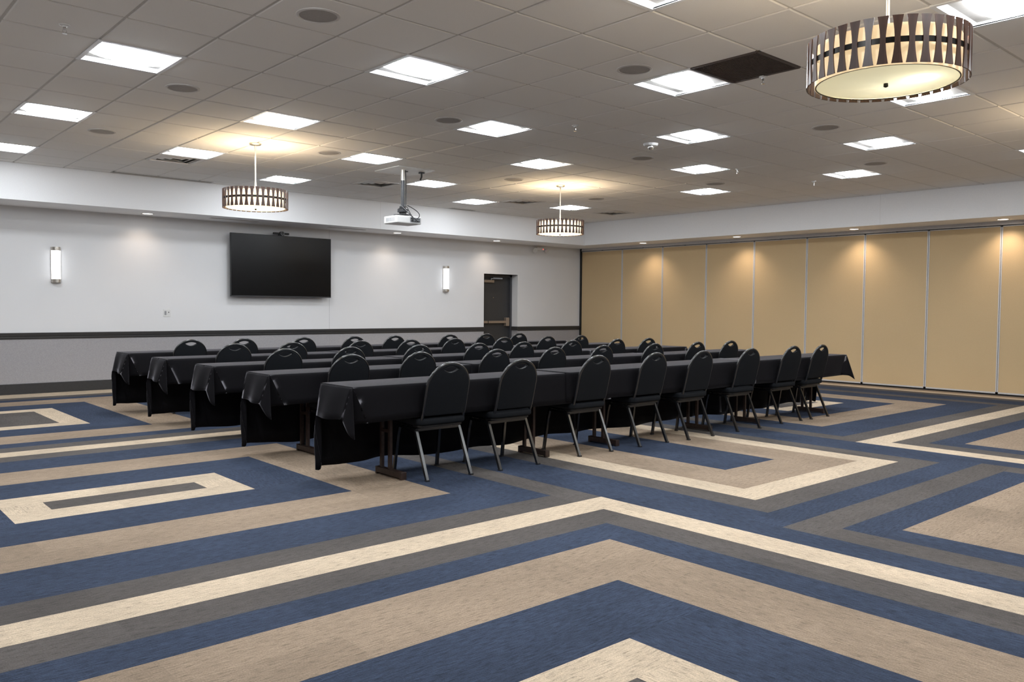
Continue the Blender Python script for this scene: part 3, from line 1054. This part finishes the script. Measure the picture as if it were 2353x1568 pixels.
for (a, b, c) in (((0.06, -0.158, 0.04), (0.02, -0.24, 0.05), (0.03, -0.05, 0.24)), ((0.12, -0.158, 0.07), (0.20, -0.26, 0.13), (0.05, -0.04, 0.26)),
                  ((0.15, -0.158, 0.04), (0.10, -0.28, -0.02), (-0.05, -0.04, 0.25))):
    pts = []
    for q in range(11):
        u_ = q / 10
        pts.append(tuple((1 - u_) ** 2 * a[e] + 2 * u_ * (1 - u_) * b[e] + u_ * u_ * c[e] for e in range(3)))
    mb.tube(pts, 0.006, 6)
mb.tube([(0.03, -0.03, 0.24), (0.032, -0.03, top - 0.20), (0.03, -0.02, top - 0.02)], 0.006, 6)
mb.build('cable', M['dark_pl'], pj, smooth=0.8)
o = thing('ceiling_plate', 'bright white square ceiling plate that carries the projector pole', 'mounting plate', (PX + 0.10, PY + 0.10, ZC))
MB().box(-0.30, -0.30, -0.012, 0.30, 0.30, 0.0).build('plate', M['white_pl'], o, bevel=0.003)
o2 = MB().lathe([(0.045, -0.02), (0.045, -0.012)], 16)
o2.box(0.19, -0.12, -0.03, 0.25, -0.06, -0.012)
o2.tube([(0.22, -0.09, -0.03), (0.22, -0.09, -0.075), (0.20, -0.09, -0.12)], 0.012, 8)
o2.build('outlet', M['dark_pl'], o)

# ------------------------------------------------------------------ tables, cloths, chairs
ROWS = [5.38, 6.72, 7.92, 9.21, 10.50]
TX = [(3.036, 5.476), (5.478, 7.918), (7.92, 10.36)]
TW = 0.2286
TZ = 0.735
ROWN = ['front row', 'second row', 'middle row', 'fourth row', 'back row']
TABN = ['left', 'middle', 'right']


def table_leg(mb_post, mb_foot, x, s):
    # two posts close together toward the far side, with a spreader and braces to the top
    for y in (0.115, 0.0):
        mb_post.tube([(x, y, 0.05), (x, y, TZ - 0.03)], 0.013, 4, square=True)
    mb_post.box(x - 0.012, 0.0, 0.34, x + 0.012, 0.115, 0.365)
    mb_post.tube([(x, 0.055, TZ - 0.21), (x - s * 0.02, -0.02, TZ - 0.20), (x - s * 0.16, -0.02, TZ - 0.03)], 0.008, 6)
    mb_post.box(x - 0.02, -0.17, TZ - 0.045, x + 0.02, 0.17, TZ - 0.025)
    mb_foot.box(x - 0.024, -0.18, 0.012, x + 0.024, 0.165, 0.058)
    mb_foot.box(x - 0.026, -0.19, 0.0, x + 0.026, -0.165, 0.060)
    mb_foot.box(x - 0.026, 0.150, 0.0, x + 0.026, 0.175, 0.060)


def make_table():
    o = thing('folding_table', 'x', 'table', (0, 0, 0), 'narrow folding tables under black cloths')
    L = (TX[0][1] - TX[0][0]) / 2
    MB().box(-L, -TW, TZ - 0.025, L, TW, TZ).build('table_top', M['table_top'], o, bevel=0.004)
    for s in (-1, 1):
        a, b = MB(), MB()
        table_leg(a, b, s * 0.757, s)
        lg = a.build('leg', M['table_leg'], o)
        b.build('foot_bar', M['table_leg'], lg, bevel=0.004)
    return o


def sm(x):
    x = max(0.0, min(1.0, x))
    return x * x * (3 - 2 * x)


NEAR_D, END_D, FAR_D = 0.262, 0.235, 0.640


def cloth_mesh(x0, x1, lend, rend, lift, seed):
    """local y: table centre = 0, top at TZ"""
    rnd = random.Random(seed)
    ph = [rnd.uniform(0, 6.28) for _ in range(6)]
    zt = TZ + 0.003 + lift
    yo = TW + 0.004 + lift
    xs0 = x0 - (0.004 + lift) if lend else x0 - 0.30
    xs1 = x1 + (0.004 + lift) if rend else x1 + 0.30
    L = xs1 - xs0
    nx = 44
    mb = MB()

    def wave(x, d, far):
        if far:
            return d * (0.030 * math.sin(7.5 * x + ph[0]) + 0.020 * math.sin(13 * x + ph[1]) + 0.02 * math.sin(3.1 * x + ph[2]))
        return d * (0.010 * math.sin(4.3 * x + ph[3]) + 0.007 * math.sin(9 * x + ph[4]))

    def hemvar(x, far):
        return (0.014 * math.sin(2.6 * x + ph[5]) + 0.008 * math.sin(7 * x + ph[1])) if far else 0.006 * math.sin(2.2 * x + ph[2])

    def xshift(x, d, far):
        s = 0.0
        a = 0.46 if not far else 0.20
        if lend:
            s += a * d * (1 - sm((x - xs0) / 0.55))
        if rend:
            s -= a * d * (1 - sm((xs1 - x) / 0.55))
        return s

    def side(x, q, far):
        """q 0..1 down the drop"""
        D = (FAR_D if far else NEAR_D)
        d = D * q
        y = yo + 0.006 * sm(d / 0.03) + wave(x, d, far) + (0.012 * d if not far else -0.02 * d)
        z = zt - 0.004 - d - hemvar(x, far) * q
        sg = 1 if far else -1
        return (x + xshift(x, d, far), sg * y, z)

    rows = []
    qn = [0, 0.06, 0.2, 0.4, 0.6, 0.8, 1.0]
    qf = [0, 0.03, 0.12, 0.25, 0.4, 0.55, 0.7, 0.85, 1.0]
    X = [xs0 + L * i_ / nx for i_ in range(nx + 1)]
    for q in reversed(qn):
        rows.append([side(x, q, False) for x in X])
    for y in (-yo + 0.004, -yo + 0.012, 0, yo - 0.012, yo - 0.004):
        edge = abs(y) > yo - 0.008
        rows.append([(x, y, zt - (0.0012 if edge else 0)) for x in X])
    for q in qf:
        rows.append([side(x, q, True) for x in X])
    nv = len(X)
    vs = [p for r in rows for p in r]
    fs = [(i_ * nv + j_, i_ * nv + j_ + 1, (i_ + 1) * nv + j_ + 1, (i_ + 1) * nv + j_) for i_ in range(len(rows) - 1) for j_ in range(nv - 1)]
    mb.add(vs, fs)
    for on, sg, xe in ((lend, -1, xs0), (rend, 1, xs1)):
        if not on:
            continue
        ny = 14
        lv = [0, 0.06, 0.2, 0.4, 0.6, 0.8, 1.0]
        pn = ph[0] * sg

        def endp(v_, q):
            """v_ 0 near .. 1 far"""
            d = END_D * q
            y0 = -yo + 0.004 + 0.26 * d
            y1 = yo - 0.004 - 0.10 * d
            y = y0 + (y1 - y0) * v_
            out = 0.006 * sm(d / 0.03) + d * ((0.24 if sg < 0 else 0.62) + 0.05 * math.sin(11 * y + pn) + 0.03 * math.sin(23 * y + pn))
            z = zt - 0.004 - d - 0.008 * math.sin(9 * y + pn) * q
            if q == 0:
                z = zt - 0.0025
            return (xe + sg * out, y, z)
        g_ = [[endp(j_ / ny, q) for j_ in range(ny + 1)] for q in lv]
        vs = [p for r in g_ for p in r]
        n2 = ny + 1
        mb.add(vs, [(i_ * n2 + j_, i_ * n2 + j_ + 1, (i_ + 1) * n2 + j_ + 1, (i_ + 1) * n2 + j_) for i_ in range(len(lv) - 1) for j_ in range(ny)])
        mb.add([(xe, y, zt - 0.0012 if abs(y) > yo - 0.008 else zt) for y in (-yo + 0.004, -yo + 0.012, 0, yo - 0.012, yo - 0.004)] +
               [endp(v_, 0) for v_ in (0, 0.02, 0.5, 0.98, 1)], [(a, a + 1, a + 6, a + 5) for a in range(4)])
        # corners: rounded folds between the end drop and the long drops
        for far in (False, True):
            cy = yo if far else -yo
            kx = -sg            # towards the table along x
            ky = -1 if far else 1
            if not far:
                # (dx, dy) per metre of depth, length
                K = [('S', 0, 0, NEAR_D), (0.13 * kx, 0.16 * ky, NEAR_D + 0.01), (0.05 * kx, 0.16 * ky, NEAR_D + 0.05), (-0.02 * kx, -0.13 * ky, 0.365), (-0.12 * kx, -0.04 * ky, 0.33), ('E', 0, 0, END_D)]
            else:
                K = [('S', 0, 0, FAR_D), (0.06 * kx, -0.10 * ky, FAR_D - 0.005), (-0.10 * kx, -0.06 * ky, FAR_D + 0.005), (-0.15 * kx, 0.02 * ky, FAR_D + 0.015), (-0.06 * kx, 0.15 * ky, FAR_D - 0.02), (-0.20 * kx, 0.12 * ky, 0.34), ('E', 0, 0, END_D)]
            if not far and sg > 0:      # the right-hand corner kicks outward instead of folding
                K = [('S', 0, 0, NEAR_D), (-0.10 * kx, -0.10 * ky, NEAR_D + 0.01), (-0.42 * kx, -0.16 * ky, 0.325), (-0.60 * kx, 0.04 * ky, 0.27), ('E', 0, 0, END_D)]
            nq = 10
            nt = (len(K) - 1) * 4
            P = []
            for q_ in range(nq + 1):
                q = q_ / nq
                ctl = []
                for c_ in K:
                    if c_[0] == 'S':
                        ctl.append(Vector(side(xe, q, far)))
                    elif c_[0] == 'E':
                        ctl.append(Vector(endp(1 if far else 0, q)))
                    else:
                        d = c_[2] * q
                        bow = 1.0 if not far else (1.0 if d < 0.3 else 1 - 0.55 * sm((d - 0.3) / 0.35))
                        ctl.append(Vector((xe + c_[0] * d * bow + sg * 0.004 * sm(d / 0.03), cy + c_[1] * d * bow, zt - 0.004 - d)))
                row = []
                for t_ in range(nt + 1):
                    u_ = t_ / 4
                    b = min(int(u_), len(K) - 2)
                    f_ = u_ - b
                    p0 = ctl[max(b - 1, 0)]
                    p1, p2 = ctl[b], ctl[b + 1]
                    p3 = ctl[min(b + 2, len(ctl) - 1)]
                    row.append(0.5 * ((2 * p1) + (p2 - p0) * f_ + (2 * p0 - 5 * p1 + 4 * p2 - p3) * f_ ** 2 + (3 * p1 - p0 - 3 * p2 + p3) * f_ ** 3))
                P.append(row)
            n2 = nt + 1
            mb.add([p for r in P for p in r], [(i_ * n2 + j_, i_ * n2 + j_ + 1, (i_ + 1) * n2 + j_ + 1, (i_ + 1) * n2 + j_) for i_ in range(nq) for j_ in range(nt)])
    me = mb.mesh('tablecloth', smooth=1.3)
    return me


table0 = None
for r, yc in enumerate(ROWS):
    for c_, (xa, xb) in enumerate(TX):
        xm = (xa + xb) / 2
        lab = 'narrow folding table with brown steel legs, %s of the three in the %s' % (TABN[c_], ROWN[r])
        if table0 is None:
            table0 = make_table()
            o = table0
        else:
            o = copy_tree(table0)
        o.location = (xm, yc, 0)
        o['label'] = lab
        me = cloth_mesh(xa, xb, c_ == 0, c_ == 2, 0.0045 if c_ == 1 else 0.0, 10 * r + c_)
        cl = put('tablecloth', me, M['cloth'])
        cl.location = (0, yc, 0)
        sol = cl.modifiers.new('thickness', 'SOLIDIFY')
        sol.thickness = 0.0016
        sol.offset = 0
        tag(cl, 'black tablecloth over the %s table of the %s' % (TABN[c_], ROWN[r]), 'tablecloth', 'black tablecloths on the table rows')

# chair: origin on the floor midway between the rear feet, facing +y
HX = 0.208


def chair_tube(mb, pts, r=0.0115):
    mb.tube(pts, r, 10)


def arc_pts(c, r, a0, a1, n, f):
    return [f(c[0] + r * math.cos(a0 + (a1 - a0) * q / n), c[1] + r * math.sin(a0 + (a1 - a0) * q / n)) for q in range(n + 1)]


BACK_A = math.atan2(0.098, 0.40)          # lean of the back


def back_pt(x, s, off=0.0):
    """s: distance up the leaning back measured from its foot at z 0.49"""
    return (x, 0.080 - math.sin(BACK_A) * s - off * math.cos(BACK_A), 0.485 + math.cos(BACK_A) * s - off * math.sin(BACK_A))


def back_outline(hw_, s0, s1, rt, rb, n=14):
    """rounded top, softly rounded foot; (x, s) loop"""
    pts = []
    top = s1 - rt
    for q in range(n * 2 + 1):
        a = PI * q / (2 * n)
        pts.append((hw_ * math.cos(a), top + rt * math.sin(a)))
    for q in range(4 + 1):
        a = PI + (PI / 2) * q / 4
        pts.append((-hw_ + rb + rb * math.cos(a), s0 + rb + rb * math.sin(a)))
    for q in range(4 + 1):
        a = 1.5 * PI + (PI / 2) * q / 4
        pts.append((hw_ - rb + rb * math.cos(a), s0 + rb + rb * math.sin(a)))
    return pts


def lens_hole(hw_, top, bot):
    """flat curved top, deeper curved bottom, pointed ends"""
    n = 8
    pts = []
    ym = top - (top - bot) * 0.42
    for q in range(n):
        t_ = q / n
        pts.append((-hw_ + 2 * hw_ * t_, ym + (top - ym) * math.sin(PI * t_) ** 0.8))
    for q in range(n):
        t_ = q / n
        pts.append((hw_ - 2 * hw_ * t_, ym - (ym - bot) * math.sin(PI * t_) ** 0.9))
    return pts


def plate_mesh(loops, depth, bev):
    cu = bpy.data.curves.new('outline', 'CURVE')
    cu.dimensions = '2D'
    cu.fill_mode = 'BOTH'
    cu.extrude = depth
    cu.bevel_depth = bev
    cu.bevel_resolution = 2
    for lp in loops:
        sp = cu.splines.new('POLY')
        sp.points.add(len(lp) - 1)
        for pt, (x, y) in zip(sp.points, lp):
            pt.co = (x, y, 0, 1)
        sp.use_cyclic_u = True
    ob = bpy.data.objects.new('outline', cu)
    COL.objects.link(ob)
    dg = bpy.context.evaluated_depsgraph_get()
    me = bpy.data.meshes.new_from_object(ob.evaluated_get(dg))
    bpy.data.objects.remove(ob)
    bpy.data.curves.remove(cu)
    bm = bmesh.new()
    bm.from_mesh(me)
    bmesh.ops.remove_doubles(bm, verts=bm.verts, dist=1e-5)
    bmesh.ops.recalc_face_normals(bm, faces=bm.faces)
    for fc in bm.faces:
        fc.smooth = True
    for e in bm.edges:
        if len(e.link_faces) == 2 and e.calc_face_angle(0) > 0.6:
            e.smooth = False
    bm.to_mesh(me)
    bm.free()
    return me


def make_chair():
    o = thing('banquet_chair', 'x', 'chair', (0, 0, 0), 'black banquet chairs at the table rows')
    # back: padded panel with a hand hole, framed by an arched tube
    SB = 0.413                                     # top of the tube along the lean
    me = plate_mesh([back_outline(0.186, 0.008, SB - 0.008, 0.186, 0.015), lens_hole(0.083, SB - 0.013, SB - 0.078)], 0.007, 0.007)
    me.transform(Matrix(((1, 0, 0, 0), (0, -math.sin(BACK_A), -math.cos(BACK_A), 0.080), (0, math.cos(BACK_A), -math.sin(BACK_A), 0.485), (0, 0, 0, 1))))
    put('backrest', me, M['chair_fab'], o)
    # lip round the hand hole
    lp = lens_hole(0.0745, SB - 0.020, SB - 0.0705)
    MB().tube([back_pt(x, s, 0.008) for x, s in lp], 0.0032, 6, closed=True).build('handle_lip', M['chair_vinyl'], o, smooth=0.9)
    pts = [(-0.190, 0.36, 0.402), (-0.192, 0.20, 0.400), (-0.193, 0.135, 0.410), (-0.194, 0.098, 0.440)]
    n = 16
    pts += [back_pt(-0.195, 0.03), back_pt(-0.196, 0.12), back_pt(-0.196, 0.20)]
    top = SB - 0.192
    pts += [back_pt(-0.196 * math.cos(PI * q / (2 * n)), top + 0.192 * math.sin(PI * q / (2 * n))) for q in range(0, 2 * n + 1)]
    pts += [back_pt(0.196, 0.20), back_pt(0.196, 0.12), back_pt(0.195, 0.03)]
    pts += [(-x, y, z) for x, y, z in ((-0.194, 0.098, 0.440), (-0.193, 0.135, 0.410), (-0.192, 0.20, 0.400), (-0.190, 0.36, 0.402))]
    MB().tube(pts, 0.0125, 10).build('back_frame', M['chair_metal'], o, smooth=0.9)
    # seat
    loop = []
    for cx_, cy_, a0 in ((0.15, 0.475, 0), (-0.15, 0.475, PI / 2), (-0.165, 0.135, PI), (0.165, 0.135, 1.5 * PI)):
        for q in range(6):
            a = a0 + (PI / 2) * q / 5
            loop.append((cx_ + 0.045 * math.cos(a), cy_ + 0.045 * math.sin(a)))
    me = plate_mesh([loop], 0.010, 0.018)
    me.transform(Matrix.Translation((0, 0, 0.438)))
    put('seat', me, M['chair_fab'], o)
    me = plate_mesh([[(x * 0.97, 0.3 + (y - 0.3) * 0.97) for x, y in loop]], 0.006, 0.003)
    me.transform(Matrix.Translation((0, 0, 0.401)))
    put('seat_pan', me, M['chair_vinyl'], o)
    mb = MB()
    for s in (-1, 1):
        lg = MB().tube([(s * HX, 0.0, 0.004), (s * (HX - 0.004), 0.160, 0.372)], 0.0115, 4, square=True).build('leg', M['chair_metal'], o)
        MB().box(s * HX - 0.014, -0.016, 0.0, s * HX + 0.014, 0.014, 0.012).build('foot_cap', M['dark_pl'], lg)
        lg = MB().tube([(s * HX, 0.462, 0.004), (s * (HX - 0.008), 0.420, 0.300), (s * (HX - 0.014), 0.400, 0.388)], 0.0115, 4, square=True).build('leg', M['chair_metal'], o)
        MB().box(s * HX - 0.014, 0.448, 0.0, s * HX + 0.014, 0.478, 0.012).build('foot_cap', M['dark_pl'], lg)
        mb.tube([(s * (HX - 0.006), 0.150, 0.372), (s * (HX - 0.012), 0.41, 0.380)], 0.010, 4, square=True)
        mb.tube([(s * (HX - 0.016), 0.20, 0.372), (s * (HX - 0.016), 0.20, 0.402)], 0.009, 4, square=True)
    mb.tube([(-HX + 0.004, 0.160, 0.372), (HX - 0.004, 0.160, 0.372)], 0.0105, 4, square=True)
    mb.tube([(-HX + 0.014, 0.400, 0.383), (HX - 0.014, 0.400, 0.383)], 0.010, 4, square=True)
    mb.build('under_frame', M['chair_metal'], o)
    return o


CH = [[(3.815, 5.035), (4.513, 5.005), (5.465, 5.035), (6.282, 5.03), (6.99, 4.99), (7.865, 4.99), (8.808, 5.025), (9.45, 5.015)],
      [3.719, 4.454, 5.396, 6.214, 6.987, 7.913, 8.779, 9.523],
      [3.683, 4.414, 5.284, 6.138, 6.853, 7.714, 8.594, 9.269],
      [3.72, 4.405, 5.314, 6.057, 6.77, 7.652, 8.513, 9.222],
      [3.713, 4.383, 5.212, 5.992, 6.665, 7.666, 8.392, 9.096]]
ORD = ['leftmost', 'second from left', 'third from left', 'fourth from left', 'fifth from left', 'sixth from left', 'seventh from left', 'rightmost']
chair0 = None
rr = random.Random(3)
for r in range(5):
    for n in range(8):
        if r == 0:
            x, y = CH[0][n]
        else:
            x, y = CH[r][n], ROWS[r] - 0.367
        if chair0 is None:
            chair0 = make_chair()
            o = chair0
        else:
            o = copy_tree(chair0)
        o.location = (x, y, 0)
        o.rotation_euler = (0, 0, math.radians(rr.uniform(-1.6, 1.6)))
        place = 'nearest the viewer' if r == 0 else 'by the white wall' if r == 4 else None
        o['label'] = 'black round-back chair, %s of eight in the %s%s' % (ORD[n], ROWN[r], (' ' + place) if place else '')
